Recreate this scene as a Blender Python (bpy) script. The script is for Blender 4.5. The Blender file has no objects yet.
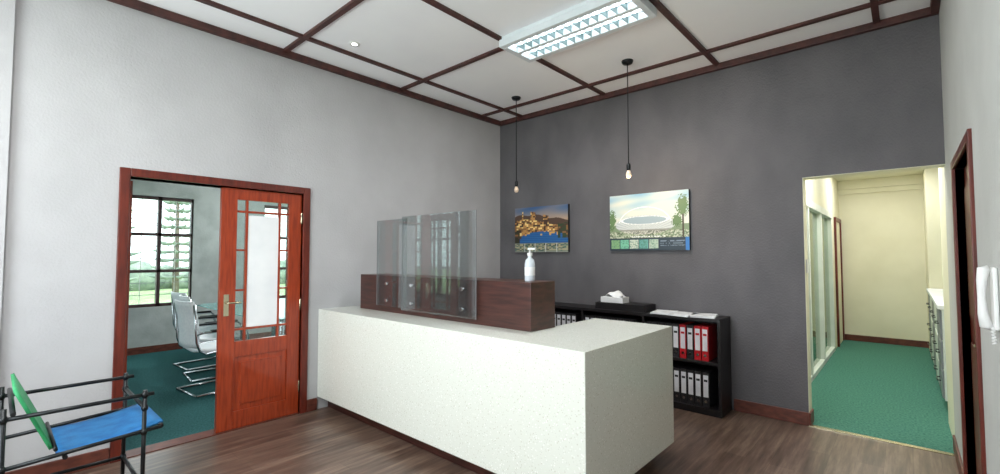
import bpy, bmesh, math, random
import numpy as np
from mathutils import Vector, Matrix
random.seed(3)
S=bpy.context.scene
S.view_settings.view_transform='Standard'
S.view_settings.exposure=0.12

# ------------------------------------------------------------ materials
def lin(c):
    return tuple(((v/255)/12.92 if v/255<=0.04045 else ((v/255+0.055)/1.055)**2.4) for v in c)+(1,)
def newmat(name):
    m=bpy.data.materials.new(name); m.use_nodes=True
    nt=m.node_tree; b=nt.nodes['Principled BSDF']
    return m,nt,b
def noise_mat(name,c1,c2,scale=5,rough=.6,bump=0,bscale=80,stretch=(1,1,1),detail=4,metal=0,spec=.5,lo=.35,hi=.65,coat=0):
    m,nt,b=newmat(name); N=nt.nodes; L=nt.links
    tc=N.new('ShaderNodeTexCoord'); mp=N.new('ShaderNodeMapping'); mp.inputs['Scale'].default_value=stretch
    L.new(tc.outputs['Object'],mp.inputs['Vector'])
    n=N.new('ShaderNodeTexNoise'); n.inputs['Scale'].default_value=scale; n.inputs['Detail'].default_value=detail
    L.new(mp.outputs[0],n.inputs['Vector'])
    r=N.new('ShaderNodeValToRGB'); r.color_ramp.elements[0].position=lo; r.color_ramp.elements[1].position=hi
    r.color_ramp.elements[0].color=lin(c1); r.color_ramp.elements[1].color=lin(c2)
    L.new(n.outputs['Fac'],r.inputs['Fac']); L.new(r.outputs['Color'],b.inputs['Base Color'])
    b.inputs['Roughness'].default_value=rough; b.inputs['Metallic'].default_value=metal
    b.inputs['Specular IOR Level'].default_value=spec; b.inputs['Coat Weight'].default_value=coat
    if bump:
        n2=N.new('ShaderNodeTexNoise'); n2.inputs['Scale'].default_value=bscale; n2.inputs['Detail'].default_value=3
        L.new(mp.outputs[0],n2.inputs['Vector'])
        bp=N.new('ShaderNodeBump'); bp.inputs['Strength'].default_value=bump; bp.inputs['Distance'].default_value=.01
        L.new(n2.outputs['Fac'],bp.inputs['Height']); L.new(bp.outputs[0],b.inputs['Normal'])
    return m
def emis(name,c,s):
    m,nt,b=newmat(name); b.inputs['Base Color'].default_value=lin(c)
    b.inputs['Emission Color'].default_value=lin(c); b.inputs['Emission Strength'].default_value=s
    return m
def thin_glass(name,tint=(235,245,240),base=.06,edge=.8,milky=0):
    m=bpy.data.materials.new(name); m.use_nodes=True; nt=m.node_tree; N=nt.nodes; L=nt.links
    N.remove(N['Principled BSDF']); out=N['Material Output']
    t=N.new('ShaderNodeBsdfTransparent'); t.inputs[0].default_value=lin(tint)
    g=N.new('ShaderNodeBsdfGlossy'); g.inputs['Roughness'].default_value=.01
    f=N.new('ShaderNodeLayerWeight'); f.inputs[0].default_value=.5
    pw=N.new('ShaderNodeMath'); pw.operation='POWER'; pw.inputs[1].default_value=4; L.new(f.outputs['Facing'],pw.inputs[0])
    mu=N.new('ShaderNodeMath'); mu.operation='MULTIPLY_ADD'; mu.inputs[1].default_value=edge; mu.inputs[2].default_value=base; mu.use_clamp=True
    L.new(pw.outputs[0],mu.inputs[0])
    mx=N.new('ShaderNodeMixShader'); L.new(mu.outputs[0],mx.inputs[0]); L.new(t.outputs[0],mx.inputs[1]); L.new(g.outputs[0],mx.inputs[2])
    if milky:
        d=N.new('ShaderNodeBsdfDiffuse'); d.inputs[0].default_value=lin((225,232,236))
        m2=N.new('ShaderNodeMixShader'); m2.inputs[0].default_value=milky; L.new(mx.outputs[0],m2.inputs[1]); L.new(d.outputs[0],m2.inputs[2]); mx=m2
    L.new(mx.outputs[0],out.inputs[0]); return m

M={}
M['wall_l']=noise_mat('wall_light_plaster',(179,178,180),(188,187,189),2.2,.75,.25,60)
M['wall_r']=noise_mat('wall_pale_plaster',(188,190,186),(197,199,195),2.2,.75,.2,60)
M['wall_d']=noise_mat('wall_charcoal_plaster',(89,87,90),(102,99,102),3,.62,.6,90,(1,1,.6),6)
M['cream']=noise_mat('cream_paint',(226,222,196),(234,230,206),2,.6,.1,60)
M['confwall']=noise_mat('conference_wall',(160,164,162),(186,190,188),3,.8,.3,40)
M['ceil']=noise_mat('ceiling_board',(246,247,250),(250,251,253),2,.8,.05,90)
M['trimwood']=noise_mat('dark_mahogany',(62,24,18),(92,38,28),6,.4,.05,60,(6,1,6))
M['trimwoodz']=noise_mat('dark_mahogany_vertical',(80,27,18),(108,40,26),6,.35,.05,60,(6,6,.8))
M['batten']=noise_mat('batten_wood',(60,33,30),(84,46,41),6,.5,.05,60,(2,2,2))
M['doorwood']=noise_mat('red_door_wood',(132,42,14),(164,62,27),7,.3,.04,60,(7,7,.7),coat=.3)
M['skirt']=noise_mat('skirting_wood',(82,41,32),(110,58,44),6,.45,.05,60,(2,2,5))
M['upstand']=noise_mat('walnut_veneer',(50,26,21),(76,41,34),5,.35,.03,60,(.8,2,9))
M['carpet']=noise_mat('green_carpet',(62,110,97),(90,140,124),60,.95,.5,200,detail=6,spec=.1)
M['carpet2']=noise_mat('teal_carpet',(42,84,86),(62,108,108),60,.95,.5,200,detail=6,spec=.1)
M['black']=noise_mat('black_laminate',(20,18,20),(30,27,29),8,.4)
M['blackmetal']=noise_mat('black_metal',(18,22,24),(28,32,34),10,.35,metal=.4)
M['white']=noise_mat('white_plastic',(226,226,225),(234,234,232),4,.4)
M['paper']=noise_mat('paper',(230,232,234),(240,241,242),4,.8)
M['chrome']=noise_mat('chrome',(190,194,198),(210,214,218),4,.15,metal=1)
M['brass']=noise_mat('door_hardware',(190,180,150),(205,196,170),4,.25,metal=1)
M['alu']=noise_mat('aluminium_white',(214,218,212),(226,230,224),4,.4)
M['blue']=noise_mat('blue_canvas',(20,100,164),(36,122,184),14,.6,.2,150)
M['green']=noise_mat('green_canvas',(36,140,84),(54,160,102),14,.6,.2,150)
M['binder_red']=noise_mat('binder_red',(176,24,34),(200,34,44),6,.4)
M['binder_black']=noise_mat('binder_marbled_black',(24,24,26),(46,44,46),60,.5)
M['binder_label']=noise_mat('binder_label',(216,216,222),(232,232,236),8,.6)
M['mesh']=noise_mat('chair_white_mesh',(232,236,240),(244,246,248),40,.6)
M['glass']=thin_glass('clear_glass',(240,246,244))
M['acrylic']=thin_glass('acrylic_screen',(230,234,234),.085,.8,.02)
M['greenglass']=thin_glass('green_sliding_glass',(196,214,196))
M['tableglass']=noise_mat('teal_table_glass',(96,160,158),(112,176,172),3,.08)
M['winframe']=noise_mat('window_wood',(52,34,36),(70,46,46),6,.5)
M['grass']=noise_mat('lawn',(124,148,100),(158,178,128),3,.9)
M['foliage']=noise_mat('foliage',(112,126,116),(146,158,142),3,.9,.5,20)
M['bark']=noise_mat('bark',(110,98,88),(136,122,108),8,.9)
M['tube']=emis('fluorescent_tube',(240,250,255),7)
M['bulboff']=emis('bulb_warm',(215,192,168),.18)
M['spot']=emis('downlight_lamp',(255,252,245),14)
M['reflector']=noise_mat('reflector_white',(216,224,228),(228,234,238),4,.3)
M['louvre']=noise_mat('louvre_blades',(130,150,150),(152,170,170),4,.3,metal=.5)
M['gel']=noise_mat('sanitizer_gel',(206,214,222),(222,228,234),5,.15)
M['grey']=noise_mat('grey_plastic',(120,122,126),(136,138,142),4,.5)

def quartz():
    m,nt,b=newmat('white_quartz'); N=nt.nodes; L=nt.links
    tc=N.new('ShaderNodeTexCoord'); prev=None; base=lin((221,223,214))
    cols=[((188,184,168),46,.15),((248,248,244),52,.18),((150,146,136),70,.11)]
    for c,sc,th in cols:
        v=N.new('ShaderNodeTexVoronoi'); v.inputs['Scale'].default_value=sc
        L.new(tc.outputs['Object'],v.inputs['Vector'])
        r=N.new('ShaderNodeValToRGB'); r.color_ramp.elements[0].position=th*.7; r.color_ramp.elements[1].position=th*1.4
        r.color_ramp.elements[0].color=(.8,.8,.8,1); r.color_ramp.elements[1].color=(0,0,0,1)
        L.new(v.outputs['Distance'],r.inputs['Fac'])
        mx=N.new('ShaderNodeMix'); mx.data_type='RGBA'; mx.inputs[7].default_value=lin(c)
        L.new(r.outputs['Color'],mx.inputs[0])
        if prev is None: mx.inputs[6].default_value=base
        else: L.new(prev,mx.inputs[6])
        prev=mx.outputs[2]
    L.new(prev,b.inputs['Base Color']); b.inputs['Roughness'].default_value=.22
    return m
M['quartz']=quartz()
def planks():
    m,nt,b=newmat('vinyl_plank_floor'); N=nt.nodes; L=nt.links
    tc=N.new('ShaderNodeTexCoord'); mp=N.new('ShaderNodeMapping'); mp.inputs['Rotation'].default_value=(0,0,math.radians(90))
    L.new(tc.outputs['Object'],mp.inputs['Vector'])
    br=N.new('ShaderNodeTexBrick'); br.offset=.37; br.inputs['Scale'].default_value=1
    br.inputs['Brick Width'].default_value=1.22; br.inputs['Row Height'].default_value=.15; br.inputs['Mortar Size'].default_value=.0018
    br.inputs['Color1'].default_value=(0.25,0.25,0.25,1); br.inputs['Color2'].default_value=(.75,.75,.75,1); br.inputs['Mortar'].default_value=(0,0,0,1)
    L.new(mp.outputs[0],br.inputs['Vector'])
    mp2=N.new('ShaderNodeMapping'); mp2.inputs['Scale'].default_value=(14,1.1,1); L.new(tc.outputs['Object'],mp2.inputs['Vector'])
    n=N.new('ShaderNodeTexNoise'); n.inputs['Scale'].default_value=1.6; n.inputs['Detail'].default_value=7; n.inputs['Roughness'].default_value=.65
    L.new(mp2.outputs[0],n.inputs['Vector'])
    ad=N.new('ShaderNodeMath'); ad.operation='MULTIPLY_ADD'; ad.inputs[1].default_value=.2
    L.new(br.outputs['Color'],ad.inputs[0]); 
    sb=N.new('ShaderNodeMath'); sb.operation='ADD'; sb.inputs[1].default_value=-.10; L.new(n.outputs['Fac'],sb.inputs[0]); L.new(sb.outputs[0],ad.inputs[2])
    r=N.new('ShaderNodeValToRGB'); e=r.color_ramp.elements
    e[0].position=.28; e[0].color=lin((64,48,41)); e[1].position=.76; e[1].color=lin((142,120,104))
    k=e.new(.5); k.color=lin((100,80,69))
    L.new(ad.outputs[0],r.inputs['Fac']); L.new(r.outputs['Color'],b.inputs['Base Color'])
    b.inputs['Roughness'].default_value=.32
    bp=N.new('ShaderNodeBump'); bp.inputs['Strength'].default_value=.1; bp.inputs['Distance'].default_value=.01
    L.new(br.outputs['Fac'],bp.inputs['Height']); bp.invert=True; L.new(bp.outputs[0],b.inputs['Normal'])
    return m
M['floor']=planks()

# ------------------------------------------------------------ mesh builder
class MB:
    def __init__(s): s.v=[];s.f=[];s.m=[];s.sm=[];s.mats=[]
    def mi(s,k):
        if k not in s.mats: s.mats.append(k)
        return s.mats.index(k)
    def add(s,vs,fs,k,smooth=False):
        o=len(s.v); s.v+= [tuple(p) for p in vs]; i=s.mi(k)
        for f in fs: s.f.append([o+a for a in f]); s.m.append(i); s.sm.append(smooth)
    def box(s,x0,x1,y0,y1,z0,z1,k,mat=None):
        vs=[Vector(p) for p in [(x0,y0,z0),(x1,y0,z0),(x1,y1,z0),(x0,y1,z0),(x0,y0,z1),(x1,y0,z1),(x1,y1,z1),(x0,y1,z1)]]
        if mat is not None: vs=[mat@p for p in vs]
        s.add(vs,[(0,3,2,1),(4,5,6,7),(0,1,5,4),(1,2,6,5),(2,3,7,6),(3,0,4,7)],k); return s
    def prism(s,poly,z0,z1,k):
        n=len(poly); vs=[(x,y,z0) for x,y in poly]+[(x,y,z1) for x,y in poly]
        fs=[tuple(range(n))[::-1],tuple(range(n,2*n))]+[(i,(i+1)%n,n+(i+1)%n,n+i) for i in range(n)]
        s.add(vs,fs,k); return s
    def tube(s,pts,r,k,seg=8,closed=False,caps=True):
        P=[Vector(p) for p in pts]; n=len(P); rings=[]; up=None
        rr=r if isinstance(r,(list,tuple)) else [r]*n
        for i in range(n):
            if closed: t=(P[(i+1)%n]-P[i-1])
            else: t=P[min(i+1,n-1)]-P[max(i-1,0)]
            t.normalize()
            if up is None:
                a=Vector((0,0,1)) if abs(t.z)<.9 else Vector((1,0,0))
                up=(a-t*a.dot(t)).normalized()
            else:
                up=(up-t*up.dot(t)).normalized()
            sd=t.cross(up)
            rings.append([P[i]+ (up*math.cos(2*math.pi*j/seg)+sd*math.sin(2*math.pi*j/seg))*rr[i] for j in range(seg)])
        vs=[p for R in rings for p in R]; fs=[]
        for i in range(n if closed else n-1):
            a=i*seg;b=((i+1)%n)*seg
            for j in range(seg):
                j2=(j+1)%seg; fs.append((a+j,a+j2,b+j2,b+j))
        s.add(vs,fs,k,True)
        if caps and not closed:
            o=len(s.v)-len(vs); i=s.mi(k)
            s.f.append([o+j for j in range(seg)][::-1]); s.m.append(i); s.sm.append(False)
            s.f.append([o+(n-1)*seg+j for j in range(seg)]); s.m.append(i); s.sm.append(False)
        return s
    def lathe(s,c,prof,k,seg=20,smooth=True):
        cx,cy,cz=c; vs=[]
        for r,z in prof:
            for j in range(seg):
                a=2*math.pi*j/seg; vs.append((cx+r*math.cos(a),cy+r*math.sin(a),cz+z))
        fs=[(i*seg+j,i*seg+(j+1)%seg,(i+1)*seg+(j+1)%seg,(i+1)*seg+j) for i in range(len(prof)-1) for j in range(seg)]
        s.add(vs,fs,k,smooth); return s
    def sheet(s,fn,nu,nv,k,th=0.01):
        T=[]
        for i in range(nu+1):
            for j in range(nv+1):
                u=i/nu;v=j/nv;p=Vector(fn(u,v))
                e=1e-3
                du=Vector(fn(min(u+e,1),v))-Vector(fn(max(u-e,0),v)); dv=Vector(fn(u,min(v+e,1)))-Vector(fn(u,max(v-e,0)))
                nn=du.cross(dv).normalized(); T.append((p+nn*th/2,p-nn*th/2))
        W=nv+1; n=len(T); vs=[t[0] for t in T]+[t[1] for t in T]; fs=[]
        for i in range(nu):
            for j in range(nv):
                a,b,c,d=i*W+j,(i+1)*W+j,(i+1)*W+j+1,i*W+j+1
                fs.append((a,b,c,d)); fs.append((n+d,n+c,n+b,n+a))
        bd=[i*W for i in range(nu+1)]+[nu*W+j for j in range(1,W)]+[i*W+nv for i in range(nu-1,-1,-1)]+[j for j in range(nv-1,0,-1)]
        for q in range(len(bd)):
            a,b=bd[q],bd[(q+1)%len(bd)]; fs.append((a,n+a,n+b,b))
        s.add(vs,fs,k,True); return s
    def obj(s,name,bevel=0,parent=None,loc=None,rot=None):
        me=bpy.data.meshes.new(name); me.from_pydata(s.v,[],s.f)
        for k in s.mats: me.materials.append(M[k])
        for p,i,sm in zip(me.polygons,s.m,s.sm): p.material_index=i; p.use_smooth=sm
        bm=bmesh.new(); bm.from_mesh(me); bmesh.ops.recalc_face_normals(bm,faces=bm.faces); bm.to_mesh(me); bm.free()
        o=bpy.data.objects.new(name,me); S.collection.objects.link(o)
        if bevel:
            b=o.modifiers.new('bevel','BEVEL'); b.width=bevel; b.segments=2; b.limit_method='ANGLE'; b.angle_limit=math.radians(50)
        if parent: o.parent=parent
        if loc: o.location=loc
        if rot: o.rotation_euler=rot
        return o
def empty(name,loc=(0,0,0),rot=0):
    e=bpy.data.objects.new(name,None); e.empty_display_size=.2; S.collection.objects.link(e); e.location=loc; e.rotation_euler=(0,0,rot); return e

XL,XR,YB,YF,H=-4.2,.24,4.7,-1.8,3.33
# ------------------------------------------------------------ room shell
MB().box(XL-.06,XR+.15,YF-.15,YB,-.1,0,'floor').obj('floor')
MB().box(XL-.15,XR+.15,YF-.15,YB+.15,H,H+.12,'ceil').obj('ceiling')
DY0,DY1,DZ=.65,1.925,2.03
w=MB(); w.box(XL-.15,XL,YF-.15,DY0,0,H,'wall_l').box(XL-.15,XL,DY1,YB+.15,0,H,'wall_l').box(XL-.15,XL,DY0,DY1,DZ,H,'wall_l')
w.box(XL,XL+.04,YF,.045,0,H,'wall_l')
w.obj('wall_left')
PX0,PZ=-.654,2.135
w=MB(); w.box(XL,PX0,YB,YB+.15,0,H,'wall_d').box(PX0,XR,YB,YB+.15,PZ,H,'wall_d')
w.box(PX0,PX0+.004,YB+.001,YB+.15,0,PZ,'cream').box(PX0,XR,YB+.001,YB+.15,PZ-.004,PZ,'cream')
w.obj('wall_back')
RD0,RD1,RDZ=2.99,3.91,1.98
w=MB(); w.box(XR,XR+.15,YF-.15,RD0,0,H,'wall_r').box(XR,XR+.15,RD1,YB+.15,0,H,'wall_r').box(XR,XR+.15,RD0,RD1,RDZ,H,'wall_r')
w.obj('wall_right')
w=MB(); a,b,c,d=-3.6,-.5,.9,2.5
w.box(XL,a,YF-.15,YF,0,H,'wall_l').box(b,XR,YF-.15,YF,0,H,'wall_l').box(a,b,YF-.15,YF,0,c,'wall_l').box(a,b,YF-.15,YF,d,H,'wall_l')
w.obj('wall_front')
w=MB()
for x in (a,a+1.03,a+2.06,b-.05): w.box(x,x+.05,YF-.1,YF-.04,c,d,'winframe')
for z in (c,1.95,d-.05): w.box(a,b,YF-.1,YF-.04,z,z+.05,'winframe')
w.box(a,b,YF-.075,YF-.07,c,d,'glass')
w.obj('window_2')
MB().box(XL,XL+.018,1.99,2.085,0,.11,'skirt').box(XL,XL+.018,.05,.585,0,.11,'skirt').obj('baseboard_left',.004)
MB().box(-1.24,PX0,YB-.018,YB,0,.11,'skirt').box(PX0,PX0+.018,YB-.018,YB+.15,0,.11,'skirt').obj('baseboard_back',.004)
MB().box(XR-.014,XR,RD1+.06,YB+.15,0,.11,'skirt').box(XR-.014,XR,YF,RD0-.06,0,.11,'skirt').obj('baseboard_right',.004)
MB().box(XL,XL+.05,YF,YB,H-.06,H,'batten').obj('trim_1',.006)
MB().box(XL+.05,XR,YB-.05,YB,H-.06,H,'batten').obj('trim_2',.006)
MB().box(XR-.05,XR,YF,YB-.05,H-.06,H,'batten').obj('trim_3',.006)
w=MB()
ys=[-1.2,.43,1.72,3.0,4.3]; xs=[-3.78,-2.55,-1.32,-.12]
for y in ys: w.box(XL+.05,XR-.05,y-.022,y+.022,H-.022,H,'batten')
for x in xs: w.box(x-.022,x+.022,YF,YB-.05,H-.0225,H,'batten')
w.obj('trim_4')
MB().box(PX0,XR,YB-.02,YB+.03,0,.006,'brass').obj('trim_5')
MB().box(XL-.15,XL-.0,DY0,DY1,-.02,.006,'skirt').obj('trim_6')

# ------------------------------------------------------------ french door
door=empty('door_1')
f=MB()
f.box(XL-.16,XL+.02,DY0-.062,DY0,0,DZ+.06,'trimwoodz').box(XL-.16,XL+.02,DY1,DY1+.062,0,DZ+.06,'trimwoodz').box(XL-.16,XL+.02,DY0,DY1,DZ,DZ+.06,'trimwoodz')
f.obj('frame',.005,door)
def leaf(parent,name,paper=True):
    W=.668; g0,g1=.12,.555; z0,z1=.73,1.93; k='doorwood'
    l=MB()
    l.box(0,g0,-.022,.022,.008,2.022,k).box(g1,W,-.022,.022,.008,2.022,k)
    l.box(g0,g1,-.022,.022,z1,2.022,k).box(g0,g1,-.022,.022,.6,z0,k).box(g0,g1,-.022,.022,.008,.15,k)
    l.box(g0,g1,-.010,.010,.15,.6,k)
    l.box(g0+.05,g1-.05,-.018,.018,.2,.55,k)
    for x in (.2,.475): l.box(x-.009,x+.009,-.016,.016,z0,z1,k)
    for z in (.83,1.83): l.box(g0,g1,-.0155,.0155,z-.009,z+.009,k)
    for x0,x1 in ((g0,.2),(.475,g1)):
        for z in (1.16,1.5): l.box(x0,x1,-.0155,.0155,z-.008,z+.008,k)
    l.box(g0,g1,-.003,.003,z0,z1,'glass')
    if paper: l.box(.2,.475,-.009,-.005,.84,1.8,'paper')
    l.box(.03,.07,-.027,.027,.95,1.13,'brass')
    l.tube([(.05,-.027,1.06),(.05,-.065,1.06),(.06,-.07,1.06),(.15,-.07,1.06)],.008,'brass')
    l.tube([(.05,.027,1.06),(.05,.065,1.06),(.06,.07,1.06),(.15,.07,1.06)],.008,'brass')
    for z in (.25,1.0,1.8): l.tube([(W,-.024,z-.05),(W,-.024,z+.05)],.008,'brass')
    return l.obj(name,.004,parent)
lf=leaf(door,'leaf_closed'); lf.location=(XL-.04,1.253,0); lf.rotation_euler=(0,0,math.radians(90))
lf2=leaf(door,'leaf_open',False)
lf2.location=(XL-.17-.668,.672,0)

d2=empty('door_2')
f=MB()
f.box(XR-.015,XR+.15,RD0-.05,RD0,0,RDZ+.05,'trimwoodz').box(XR-.015,XR+.15,RD1,RD1+.05,0,RDZ+.05,'trimwoodz').box(XR-.015,XR+.15,RD0,RD1,RDZ,RDZ+.05,'trimwoodz')
f.obj('frame',.004,d2)
f=MB(); f.box(XR+.04,XR+.08,RD0,RD1,.005,RDZ,'trimwoodz')
for z0,z1 in ((.15,.95),(1.1,1.85)):
    for y0,y1 in ((RD0+.1,RD0+.43),(RD0+.53,RD1-.1)): f.box(XR+.03,XR+.04,y0,y1,z0,z1,'trimwoodz')
f.tube([(XR+.04,RD0+.06,1.02),(XR+.0,RD0+.06,1.02),(XR+.0,RD0+.17,1.02)],.008,'brass')
f.obj('leaf',.004,d2)

# ------------------------------------------------------------ conference room
CX=-8.5
MB().box(CX-.15,XL-.06,-1.2,6.2,-.1,-.001,'carpet2').obj('floor_conference')
MB().box(CX-.15,XL-.15,-1.2,6.2,H,H+.12,'ceil').obj('ceiling_conference')
MB().box(CX,XL-.15,6.05,6.2,0,H,'confwall').obj('wall_conference_right')
c,d=.68,2.36; wa,wb=-7.7,-5.5
MB().box(CX,wa,-1.2,-1.05,0,H,'confwall').box(wb,XL-.15,-1.2,-1.05,0,H,'confwall').box(wa,wb,-1.2,-1.05,0,c,'confwall').box(wa,wb,-1.2,-1.05,d,H,'confwall').obj('wall_conference_left')
a,b=.4,2.13
w=MB(); w.box(CX-.2,CX,-1.2,a,0,H,'confwall').box(CX-.2,CX,b,3.2,0,H,'confwall').box(CX-.2,CX,4.6,6.2,0,H,'confwall').box(CX-.2,CX,3.2,4.6,0,c,'confwall').box(CX-.2,CX,3.2,4.6,d,H,'confwall').box(CX-.2,CX,a,b,0,c,'confwall').box(CX-.2,CX,a,b,d,H,'confwall')
w.obj('wall_conference_back')
def win(name,a,b,rotate=False):
    w=MB(); n=round((b-a)/.43); st=(b-a)/n
    for i in range(n+1):
        y=a+i*st; w.box(-.12,-.03,max(a,y-.022),min(b,y+.022),c,d,'winframe')
    for z in (c+.025,1.22,1.78,d-.025): w.box(-.12,-.03,a,b,z-.022,z+.022,'winframe')
    for i in range(n):
        ym=a+(i+.5)*st; w.box(-.09,-.08,ym-.004,ym+.004,c,d,'alu')
    for z in (.86,1.04,1.41,1.6,1.95,2.1,2.22): w.box(-.09,-.08,a,b,z-.004,z+.004,'grey')
    w.box(-.1,-.096,a,b,c,d,'glass')
    o=w.obj(name)
    if rotate: o.rotation_euler=(0,0,math.radians(90)); o.location=(0,-1.05,0)
    else: o.location=(CX,0,0)
    return o
win('window_1',a,b); win('window_3',3.2,4.6)
win('window_4',5.5,7.7,True)
MB().box(CX,CX+.015,-1.05,6.05,0,.1,'skirt').obj('baseboard_conference')
t=MB(); t.prism([(-7.75+.15,1.98),(-5.35,1.98),(-5.2,2.13),(-5.2,3.1),(-5.35,3.25),(-7.6,3.25),(-7.75,3.1),(-7.75,2.13)],.735,.75,'tableglass')
for x in (-7.45,-5.4):
    for y in (2.25,2.98): t.tube([(x,y,0),(x,y,.735)],.03,'chrome',12)
    t.box(x-.03,x+.03,2.25,2.98,.69,.73,'chrome')
t.box(-7.45,-5.4,2.59,2.64,.69,.73,'chrome')
t.obj('conference_table',.003)
def cchair(name,x,y,r):
    e=empty(name,(x,y,0),r)
    c=MB()
    for sx in (-.25,.25):
        c.tube([(sx,-.26,.012+.002),(sx,.2,.014),(sx,.26,.03),(sx,.285,.09),(sx,.25,.40),(sx,.22,.44),(sx,.15,.455),(sx,-.18,.43),(sx,-.24,.47),(sx,-.27,.56),(sx,-.30,.95)],.0135,'chrome',8)
        c.tube([(sx,.24,.42),(sx*1.12,.22,.62),(sx*1.12,.18,.655),(sx*1.12,-.2,.66),(sx,-.275,.64)],.011,'chrome',8)
        c.box(sx*1.12-.025,sx*1.12+.025,-.15,.18,.66,.68,'blackmetal')
    c.tube([(-.25,-.26,.014),(.25,-.26,.014)],.0125,'chrome')
    c.tube([(-.25,.22,.44),(.25,.22,.44)],.0125,'chrome')
    c.obj('frame',0,e)
    s=MB(); s.sheet(lambda u,v:(-.24+.48*u,-.22+.46*v,.46+.02*math.cos(u*math.pi*2)*.5-.02*math.sin(v*math.pi)),10,10,'mesh',.035); s.obj('seat',0,e)
    s=MB(); s.sheet(lambda u,v:(-.24+.48*u,-.25-.06*v-.045*math.sin(u*math.pi)+.02*math.sin(v*math.pi),.5+.48*v),10,10,'mesh',.02); s.obj('backrest',0,e)
    return e
cchair('conference_chair',-5.70,1.66,math.radians(6))
cchair('conference_chair',-6.36,1.84,math.radians(-4))
cchair('conference_chair',-7.04,1.92,math.radians(5))
cchair('conference_chair',-6.2,3.6,math.radians(180))
MB().box(-80,CX-.25,-40,50,-.7,-.5,'grass').box(CX-.25,20,-40,YF-.3,-.7,-.5,'grass').obj('lawn')
def tree(x,y,h):
    t=MB(); t.tube([(x,y,-.5),(x,y,h)],[.16,.03],'bark',8)
    n=16
    for i in range(n):
        z=.4+ (h-.4)*i/n; R=(1-i/n)*h*.17+.18
        for j in range(8):
            a=2*math.pi*j/8+i*.7; q=R*random.uniform(.7,1.1)
            t.tube([(x,y,z),(x+q*.6*math.cos(a),y+q*.6*math.sin(a),z-.04),(x+q*math.cos(a),y+q*math.sin(a),z+.08)],[.04,.09,.02],'foliage',6)
    t.obj('conifer_tree')
for x,y,h in ((-26,3.4,6.5),(-28,6.3,7.2),(-27,9.0,6),(-30,-.5,7),(-26,13,6.5)): tree(x,y,h)
hb=MB()
for i in range(70):
    x=-33+random.uniform(-.5,.5); y=-14+i*.7; r=random.uniform(.6,1.0)
    hb.lathe((x,y,-.5),[(0.01,r*1.9),(r*.5,r*1.75),(r*.9,r*1.2),(r,r*.6),(r*.8,0),(.01,0)],'foliage',9)
hb.obj('hedge')

# ------------------------------------------------------------ corridor
KX=-.85; KE=9.9; KH=2.75
MB().box(KX-.1,.95,YB,KE+.15,-.1,-.0005,'carpet').box(PX0,XR,YB,YB+.16,-.001,.003,'carpet').obj('floor_corridor')
MB().box(KX-.15,.95,YB+.15,KE+.15,KH,KH+.1,'cream').obj('ceiling_corridor')
MB().box(KX-.15,KX,YB+.15,5.29,0,KH,'cream').obj('wall_corridor_left')
MB().box(KX-.15,KX,8.71,KE,0,KH,'cream').obj('wall_corridor_left_far')
MB().box(KX-.15,KX,5.29,8.71,2.125,KH,'cream').obj('wall_corridor_left_header')
MB().box(KX-.15,.95,KE,KE+.15,0,KH,'cream').obj('wall_corridor_back')
MB().box(XR,XR+.15,YB+.15,5.5,0,KH,'cream').obj('wall_corridor_near')
MB().box(.86,.95,5.5,KE,0,KH,'cream').obj('wall_corridor_right')
MB().box(XR,.86,5.5,5.6,0,KH,'cream').obj('wall_alcove_near')
MB().box(XR,.86,8.92,KE,0,KH,'cream').obj('wall_alcove_far')
MB().box(KX,XR,KE-.05,KE,2.52,2.6,'cream').box(KX,XR,KE-.1,KE,2.6,KH,'cream').obj('trim_7',.004)
MB().box(KX,XR,KE-.015,KE,0,.1,'skirt').obj('baseboard_corridor')
w=MB(); w.box(KX,KX+.03,9.05,9.12,0,2.08,'trimwoodz').box(KX,KX+.03,9.8,9.87,0,2.08,'trimwoodz').box(KX,KX+.03,9.12,9.8,2.02,2.08,'trimwoodz').box(KX,KX+.01,9.12,9.8,0,2.02,'cream'); w.obj('door_3')
w=MB()
for y in (5.3,6.4,7.5,8.63): w.box(KX-.08,KX+.01,y,y+.07,0,2.1,'alu')
w.box(KX-.08,KX+.02,5.3,8.7,2.03,2.12,'alu').box(KX-.08,KX+.01,5.3,8.7,0,.06,'alu').box(KX-.05,KX-.04,5.35,8.65,.06,2.03,'greenglass')
w.obj('sliding_glass_door',.003)
MB().box(-2.6,-2.5,5,9.2,0,KH,'cream').box(-2.6,KX-.15,4.9,5,0,KH,'cream').box(-2.6,KX-.15,9.1,9.2,0,KH,'cream').box(-2.6,KX-.15,5,9.1,KH-.01,KH+.1,'cream').obj('wall_side_office')
MB().box(-2.6,KX-.1,4.9,9.2,-.1,-.0005,'carpet').obj('floor_side_office')
k=MB(); k.box(.24,.855,5.95,8.88,.1,.95,'alu').box(.3,.855,5.95,8.88,0,.1,'black').box(.21,.855,5.93,8.9,.95,.99,'paper')
for i in range(5):
    y0=5.97+i*.582
    for z0,z1 in ((.12,.37),(.39,.64),(.66,.93)):
        k.box(.225,.24,y0,y0+.565,z0,z1,'grey' if i%2==0 else 'alu'); k.tube([(.225,y0+.2,(z0+z1)/2),(.2,y0+.2,(z0+z1)/2),(.2,y0+.38,(z0+z1)/2),(.225,y0+.38,(z0+z1)/2)],.006,'blackmetal',6)
k.obj('kitchen_counter',.003)
k=MB(); k.box(.5,.858,6.2,8.88,1.75,2.5,'alu')
for i in range(4): k.box(.485,.5,6.22+i*.665,6.22+i*.665+.645,1.77,2.48,'alu'); k.box(.47,.485,6.3+i*.665,6.32+i*.665,1.8,1.9,'chrome')
k.obj('wall_cabinet',.003)
MB().box(PX0+.004,PX0+.014,YB+.04,YB+.11,1.3,1.42,'white').box(PX0+.014,PX0+.018,YB+.06,YB+.09,1.34,1.38,'white').obj('light_switch',.002)

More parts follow.
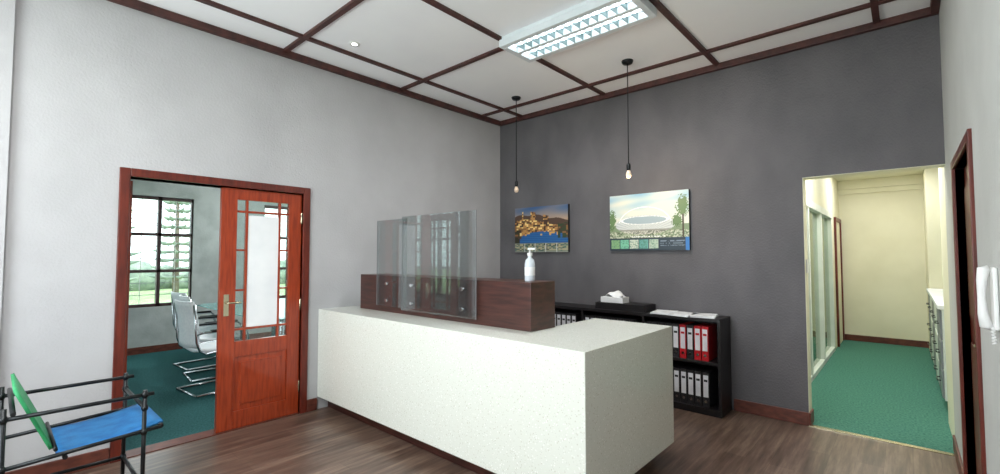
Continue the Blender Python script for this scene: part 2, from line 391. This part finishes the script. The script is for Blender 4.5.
# ------------------------------------------------------------ reception desk
desk=empty('reception_desk'); DX=XL+.003
MB().prism([(DX,2.09),(-1.27,2.09),(-1.27,3.29),(-1.9,3.29),(-1.9,2.7),(DX,2.7)],.12,.944,'quartz').obj('counter_body',.004,desk)
MB().prism([(DX,2.2),(-1.38,2.2),(-1.38,3.2),(-1.8,3.2),(-1.8,2.6),(DX,2.6)],0,.12,'upstand').obj('plinth',0,desk)
MB().box(-3.97,-1.87,2.40,2.68,.944,1.272,'upstand').obj('upstand_box',.003,desk)
MB().box(DX,-1.9,2.7,3.25,.70,.74,'upstand').box(-4.15,-4.11,2.75,3.2,0,.7,'upstand').obj('worktop',.002,desk)
g=MB()
g.box(-3.65,-3.2,2.392-.02,2.392-.014,1.0,1.775,'acrylic')
g.box(-3.25,-2.35,2.392-.032,2.392-.024,.985,1.79,'acrylic')
for x,z,y in ((-3.5,1.2,2.366),(-3.5,1.05,2.366),(-3.12,1.2,2.354),(-3.12,1.05,2.354),(-2.5,1.2,2.354),(-2.5,1.05,2.354)):
    g.tube([(x,y,z),(x,2.3995,z)],.013,'chrome',12)
for x in (-3.65,): g.box(x-.002,x,2.372,2.378,1.0,1.775,'grey')
for x in (-3.252,-2.35): g.box(x,x+.002,2.360,2.368,.985,1.79,'grey')
g.obj('glass_sneeze_guard')
s=MB(); c0=(-1.995,2.55,1.272)
s.lathe(c0,[(0.001,0),(.034,0),(.037,.01),(.037,.12),(.03,.15),(.014,.165),(.014,.18)],'gel',20)
s.lathe(c0,[(.018,.18),(.018,.2),(.006,.202),(.006,.225),(.001,.225)],'white',14)
s.box(c0[0]-.012,c0[0]+.05,c0[1]-.01,c0[1]+.01,c0[2]+.222,c0[2]+.236,'white')
s.lathe(c0,[(.0375,.04),(.0375,.1)],'paper',20)
s.obj('hand_sanitizer_bottle')

# ------------------------------------------------------------ bookshelf
x0,x1,y0,y1,T=-3.42,-1.26,4.38,4.698,.877
b=MB(); b.box(x0,x1,y0,y1,T-.03,T,'black').box(x0,x1,y0,y1,.0,.06,'black').box(x0,x1,y1-.012,y1,.06,T-.03,'black')
for x in (x0,x0+.71,x0+1.42,x1-.025): b.box(x,x+.025,y0,y1-.012,.06,T-.03,'black')
b.box(x0+.025,x1-.025,y0+.005,y1-.012,.455,.48,'black')
b.obj('bookshelf',.002)
b=MB()
for bay in range(3):
    bx=x0+.71*bay+.03
    for row,z in enumerate((.06,.48)):
        x=bx; i=0
        while x<bx+.60:
            wd=.066; red=(row==1 and bay==2 and i>=7) or (row==1 and bay==2 and i==5)
            k='binder_red' if red else 'binder_black'
            hgt=.315; yy=y0+.03+random.uniform(0,.006)
            b.box(x,x+wd-.006,yy,yy+.26,z,z+hgt,k)
            b.box(x+.008,x+wd-.014,yy-.002,yy,z+.09,z+.29,'binder_label')
            b.box(x+.014,x+wd-.02,yy-.003,yy-.002,z+.23,z+.25,'binder_black' if not red else 'binder_red')
            b.tube([(x+wd/2-.003,yy+.0,z+.05),(x+wd/2-.003,yy-.003,z+.05)],.012,'chrome',10)
            x+=wd+.001; i+=1
b.obj('ring_binders')
t=MB(); t.box(-2.55,-1.98,4.42,4.68,T,T+.015,'black')
for a in ((-2.55,-2.54,4.42,4.68),(-1.99,-1.98,4.42,4.68),(-2.54,-1.99,4.42,4.43),(-2.54,-1.99,4.67,4.68)): t.box(*a,T+.015,T+.07,'black')
t.box(-2.52,-2.01,4.44,4.66,T+.015,T+.0695,'black'); t.obj('document_tray',.002)
t=MB(); t.box(-2.5,-2.24,4.45,4.6,T+.071,T+.13,'paper')
t.sheet(lambda u,v:(-2.46+.2*u,4.47+.11*v,T+.135+.05*math.sin(u*7)*math.sin(v*5+1)*.5+.05*math.sin(math.pi*u)*math.sin(math.pi*v)),14,10,'paper',.004)
t.obj('tissue_box',.004)
t=MB(); 
for i,(x,y,r) in enumerate(((-1.82,4.53,.1),(-1.62,4.5,-.15),(-1.44,4.53,.15))):
    mt=Matrix.Translation((x,y-.01,T))@Matrix.Rotation(r,4,'Z')
    for q in range(4): t.box(-.105,.105,-.135,.135,.004*q,.004*q+.0038,'paper',mt@Matrix.Rotation(.02*q,4,'Z'))
t.obj('paper_stack')

# ------------------------------------------------------------ pictures
def picture(name,x0,x1,z0,z1,paint):
    nx,nz=200,140
    U,V=np.meshgrid(np.linspace(0,1,nx),np.linspace(0,1,nz))
    img=np.clip(paint(U,V),0,1)
    dep=.04; yf=YB-dep
    me=bpy.data.meshes.new('print')
    vs=[(x0+(x1-x0)*U[j,i],yf-.0008,z0+(z1-z0)*V[j,i]) for j in range(nz) for i in range(nx)]
    fs=[(j*nx+i,j*nx+i+1,(j+1)*nx+i+1,(j+1)*nx+i) for j in range(nz-1) for i in range(nx-1)]
    me.from_pydata(vs,[],fs)
    ca=me.color_attributes.new('Col','FLOAT_COLOR','POINT')
    L=np.where(img<=.04045,img/12.92,((img+.055)/1.055)**2.4)
    ca.data.foreach_set('color',np.concatenate([L.reshape(-1,3),np.ones((nx*nz,1))],1).astype(np.float32).ravel())
    m,nt,bs=newmat(name+'_print'); at=nt.nodes.new('ShaderNodeAttribute'); at.attribute_name='Col'
    nt.links.new(at.outputs['Color'],bs.inputs['Base Color']); bs.inputs['Roughness'].default_value=.45
    me.materials.append(m)
    e=empty(name)
    o=bpy.data.objects.new('print',me); S.collection.objects.link(o); o.parent=e
    MB().box(x0,x1,yf,YB-.001,z0,z1,'black').obj('canvas_block',.0,e)
def C(r,g,b): return np.array([r,g,b])/255.
def blend(img,mask,col):
    mask=np.clip(mask,0,1)[...,None]; return img*(1-mask)+col*mask
rng=np.random.RandomState(4)
def blocks(U,V,nu,nv):
    t=rng.rand(nv+1,nu+1); return t[(V*nv).astype(int),(U*nu).astype(int)]
def paint1(U,V):
    img=np.zeros(U.shape+(3,))+C(206,168,132)
    img=blend(img,np.clip((V-.66)/.3,0,1),C(60,92,136))
    cl=.5+.5*np.sin(U*8+3*np.sin(V*9)); img=blend(img,(V>.68)*cl*.4,C(180,150,130))
    hill=.76+.07*np.sin(U*4+.6)+.02*np.sin(U*17); img=blend(img,(V<hill)*1.,C(84,62,50))
    b=blocks(U,V,30,30)
    tower=.66+.17*(np.abs(np.sin(U*13))>.8)*(U>.15)*(U<.75)+.08*np.sin(U*5+.5)
    bl=((V>.36)&(V<tower))*1.; img=blend(img,bl,C(142,98,56)); img=blend(img,bl*(b>.5),C(190,138,78)); img=blend(img,bl*(b>.85),C(250,214,136)); img=blend(img,bl*(b<.2),C(70,46,34))
    pool=(((U-.55)/.42)**2+((V-.32)/.13)**2<1)|((V<.30)&(V>.19)&(U>.1)); img=blend(img,pool*1.,C(28,88,150)); img=blend(img,pool*np.clip(np.sin(V*130+U*9)*.5+.1,0,1)*.5,C(80,150,200))
    img=blend(img,(pool&(V>.36)&(b>.7))*1.,C(220,170,96))
    img=blend(img,((U>.82)&(V<.62)&(V>.3)&(b>.4))*1.,C(50,64,38))
    img=blend(img,((U<.1)&(V<.5)&(V>.2)&(b>.4))*1.,C(52,50,34))
    img=blend(img,(V<.2)*1.,C(150,150,140)); img=blend(img,((V<.19)&(V>.02))*1.,C(96,118,104)); b2=blocks(U,V,30,60)
    img=blend(img,((V<.18)&(V>.03))*(b2>.5)*.7,C(206,184,146)); img=blend(img,((V<.18)&(V>.03)&(b2<.2))*.8,C(50,66,54))
    for q in (.2,.4,.6,.8): img=blend(img,((V<.19)&(np.abs(U-q)<.006))*1.,C(230,230,226))
    return img
def paint2(U,V):
    img=np.zeros(U.shape+(3,))+C(220,222,208)
    img=blend(img,np.clip((V-.5)/.5,0,1),C(142,186,208))
    cl=.5+.5*np.sin(U*9+2*np.sin(V*11))*np.sin(V*16+U*3); img=blend(img,(V>.5)*cl*.85,C(240,232,212))
    img=blend(img,(V<.44)*1.,C(128,146,112))
    e=((U-.46)/.38)**2+((V-.45)/.17)**2
    img=blend(img,(e<1)*1.,C(206,210,206))
    ribs=(np.abs(np.sin(np.arctan2(V-.3,U-.46)*26))<.3)*1.; img=blend(img,(e<1)*ribs*.5,C(120,130,136))
    e2=((U-.46)/.31)**2+((V-.53)/.075)**2; img=blend(img,(e2<1)*1.,C(160,176,182)); img=blend(img,((e2<1)&(e2>.8))*1.,C(248,248,244))
    img=blend(img,((e<1)&(V<.37))*1.,C(150,150,140))
    ar=np.abs(((U-.46)/.33)**2+((V-.46)/.30)**2-1)<.035; img=blend(img,(ar&(V>.5))*1.,C(250,250,248))
    b=blocks(U,V,80,70); img=blend(img,((V<.34)&(V>.2))*(b>.6)*.7,C(224,218,200)); img=blend(img,((V<.34)&(V>.2))*(b<.2)*.8,C(84,92,70))
    for cx,cz,rx,rz in ((.93,.74,.09,.2),(.86,.5,.07,.12),(.03,.55,.06,.2)):
        tr=((U-cx)/rx)**2+((V-cz)/rz)**2+.9*(b-.5); img=blend(img,(tr<.7)*.85,C(80,112,60))
    img=blend(img,((np.abs(U-.93)<.010)&(V<.6))*1.,C(70,60,44))
    img=blend(img,(V<.22)*1.,C(42,56,68)); img=blend(img,((V<.25)&(V>.235)&(U>.28)&(U<.72)&(b>.3))*1.,C(250,250,250))
    for i in range(5):
        a=.02+i*.125; mk=(U>a)&(U<a+.115)&(V<.19)&(V>.03); img=blend(img,mk*1.,[C(130,170,120),C(120,190,160),C(200,206,190),C(100,160,150),C(180,196,176)][i]); img=blend(img,mk*(b>.7)*.5,C(60,110,90))
    img=blend(img,((U>.66)&(U<.95)&(V<.17)&(V>.06)&(np.sin(V*170)>0))*(b>.3)*.6,C(170,186,200))
    img=blend(img,((U>.955)&(V<.22))*1.,C(50,120,190))
    return img
picture('wall_picture',-3.895,-3.054,1.50,2.085,paint1)
picture('wall_picture',-2.49,-1.613,1.51,2.125,paint2)

# ------------------------------------------------------------ pendants
def pendant(x,y,zb,m):
    e=empty('pendant_lamp',(x,y,0)); p=MB()
    p.lathe((0,0,H),[(.001,-.03),(.045,-.028),(.055,-.01),(.055,0)],'blackmetal',20)
    p.tube([(0,0,H-.03),(0,0,zb+.08)],.005,'blackmetal',8)
    p.lathe((0,0,zb),[(.004,.10),(.016,.095),(.02,.08),(.02,.035),(.016,.03)],'blackmetal',16)
    p.lathe((0,0,zb),[(.014,.032),(.02,.015),(.026,-.005),(.026,-.015),(.02,-.032),(.01,-.04),(.001,-.042)],m,18)
    p.obj('pendant_body',0,e)
pendant(-3.39,4.08,2.235,'bulboff'); pendant(-1.947,4.02,2.235,'bulboff')
def troffer(name,cx,cy):
    L_,W_=1.22,.42; e=empty(name,(cx,cy,H)); t=MB(); k='reflector'; z0=-.085
    hx,hy=L_/2,W_/2
    t.box(-hx,hx,-hy,hy,-.03,-.0,'reflector')
    for a in ((-hx,hx,-hy,-hy+.05),(-hx,hx,hy-.05,hy),(-hx,-hx+.05,-hy+.05,hy-.05),(hx-.05,hx,-hy+.05,hy-.05),(-hx+.05,hx-.05,-.02,.02)): t.box(*a,z0,-.03,k)
    t.obj('housing',.003,e)
    t=MB()
    for s in (-1,1):
        a,b=(.02,hy-.05) if s>0 else (-hy+.05,-.02)
        for i in range(1,14): 
            x=-hx+.05+(L_-.1)*i/14; t.box(x-.003,x+.003,a,b,z0+.002,-.03,'louvre')
    t.obj('louvre_grid',0,e)
    t=MB()
    for s in (-1,1): t.tube([(-hx+.06,s*.09,-.047),(hx-.06,s*.09,-.047)],.013,'tube',10)
    t.obj('lamp_tubes',0,e)
troffer('ceiling_troffer_light',-1.95,3.06)
troffer('ceiling_troffer_light',-1.95,-.4)  # unseen second fixture, added behind the camera to light the room
d=MB(); d.lathe((-3.59,2.08,H),[(.022,-.004),(.045,-.006),(.05,0)],'white',24); d.lathe((-3.59,2.08,H),[(.001,-.003),(.03,-.003)],'spot',24); d.obj('downlight')

# ------------------------------------------------------------ intercom
e=empty('intercom_handset',(0,.08,0)); i_=MB()
i_.box(XR-.014,XR-.001,2.26,2.34,1.19,1.41,'white')
i_.obj('base',.004,e)
i_=MB(); i_.tube([(XR-.016,2.32,1.405),(XR-.030,2.32,1.40),(XR-.036,2.32,1.36),(XR-.038,2.32,1.3),(XR-.036,2.32,1.24),(XR-.030,2.32,1.2),(XR-.016,2.32,1.195)],[.013,.018,.014,.011,.014,.018,.013],'white',12)
i_.obj('handset',0,e)
i_=MB(); i_.tube([(XR-.018+.005*math.cos(q),2.275+.005*math.sin(q)-.03*math.sin(q/70*math.pi),1.2-.0016*q if q<35 else 1.2-.056+.0016*(q-35)) for q in [j*.7 for j in range(100)]],.0018,'white',5)
i_.obj('cord',0,e)

# ------------------------------------------------------------ metal armchair
e=empty('metal_armchair'); a=MB(); r=.0105; k='blackmetal'
xn,xf=-3.13,-3.67; yb,yf=.055,.58
for x in (xn,xf):
    a.tube([(x,yf,0),(x,yf,.715)],r,k); a.tube([(x,yb,0),(x,yb,.74)],r,k)
    a.tube([(x,yb-.03,.69),(x,yf+.04,.69)],r,k)
    a.tube([(x,yb-.03,.46),(x,yf+.08,.50)],r,k)
    a.tube([(x,yb,.2),(x,yf,.2)],r,k)
for y,z in ((yf,.62),(yf,.2),(yb,.2),(yb,.43)): a.tube([(xf-.03,y,z),(xn+.03,y,z)],r,k)
a.tube([(xf-.03,yb+.03,.715),(xn+.03,yb+.03,.715)],r,k)
for x in (xn,xf):
    for y,z in ((yf,.69),(yf,.62),(yf,.49),(yf,.2),(yb,.69),(yb,.2),(yb,.46)):
        a.lathe((x,y,z),[(.001,-.017),(.013,-.015),(.017,0),(.013,.015),(.001,.017)],k,10)
a.tube([(xf,.27,.452),(xn,.27,.452)],r,k); a.tube([(xf,.66,.502),(xn,.66,.502)],r,k)
a.tube([(xf,.235,.5),(xn,.235,.5)],r*.8,k)
a.obj('frame',0,e)
a=MB(); a.sheet(lambda u,v:(-3.64+.48*u,.24+.43*v,.468+.05*v-.015*math.sin(v*math.pi)),8,10,'blue',.014); a.obj('seat',0,e)
a=MB(); a.sheet(lambda u,v:(-3.64+.48*u,.22-.13*v,.5+.31*v),8,8,'green',.014); a.obj('backrest',0,e)

# ------------------------------------------------------------ lights
def area(name,loc,sx,sy,en,col=(1,1,1),rot=(0,0,0)):
    l=bpy.data.lights.new(name,'AREA'); l.shape='RECTANGLE'; l.size=sx; l.size_y=sy; l.energy=en; l.color=col
    o=bpy.data.objects.new(name,l); S.collection.objects.link(o); o.location=loc; o.rotation_euler=rot; return o
area('rear_fill_light',(-1.95,-.4,H-.09),1.2,.42,62,(1,1,.99))  # fill lamp under the added rear fixture, out of view
area('ceiling_lamp_light_front',(-1.95,3.06,H-.09),1.12,.34,32,(.96,.98,1))
area('front_window_fill',(-2.05,YF+.02,1.7),3.0,1.5,130,(.92,.96,1),(math.radians(116),0,math.radians(-14)))  # area lamp added inside the front window, tilted up to brighten the ceiling
area('conference_fill_light',(-6.4,3.6,H-.03),1.6,1.2,85,(.98,1,1))  # added fill for the conference room, no fixture modelled
area('corridor_fill_light',(-.3,6.0,KH-.02),.6,1.4,38,(1,.99,.96))  # fill added to brighten the corridor, hidden above the opening
area('corridor_fill_light_far',(-.3,8.6,KH-.02),.6,.6,18,(1,.99,.96))  # second added fill for the corridor end, no fixture there
area('side_office_light',(-1.7,7,KH-.05),1,2.5,40,(1,.98,.95))
p=bpy.data.lights.new('pendant_glow','POINT'); p.energy=8; p.color=(1,.72,.42); p.shadow_soft_size=.04
o=bpy.data.objects.new('pendant_glow',p); S.collection.objects.link(o); o.location=(-1.947,4.02,2.13)
sun=bpy.data.lights.new('sun','SUN'); sun.energy=3; sun.angle=.05
o=bpy.data.objects.new('sun',sun); S.collection.objects.link(o); o.rotation_euler=Vector((.5,-.2,.85)).to_track_quat('Z','Y').to_euler()
W=bpy.data.worlds.new('sky'); S.world=W; W.use_nodes=True
bg=W.node_tree.nodes['Background']; bg.inputs[0].default_value=(.88,.94,1,1); bg.inputs[1].default_value=4.8

# ------------------------------------------------------------ camera
cam=bpy.data.cameras.new('camera'); cam.sensor_width=36; cam.lens=36*.453; cam.clip_start=.02
co=bpy.data.objects.new('camera',cam); S.collection.objects.link(co); co.location=(0,0,1.45)
co.rotation_euler=(math.radians(92.4),0,math.radians(41.8))
S.camera=co
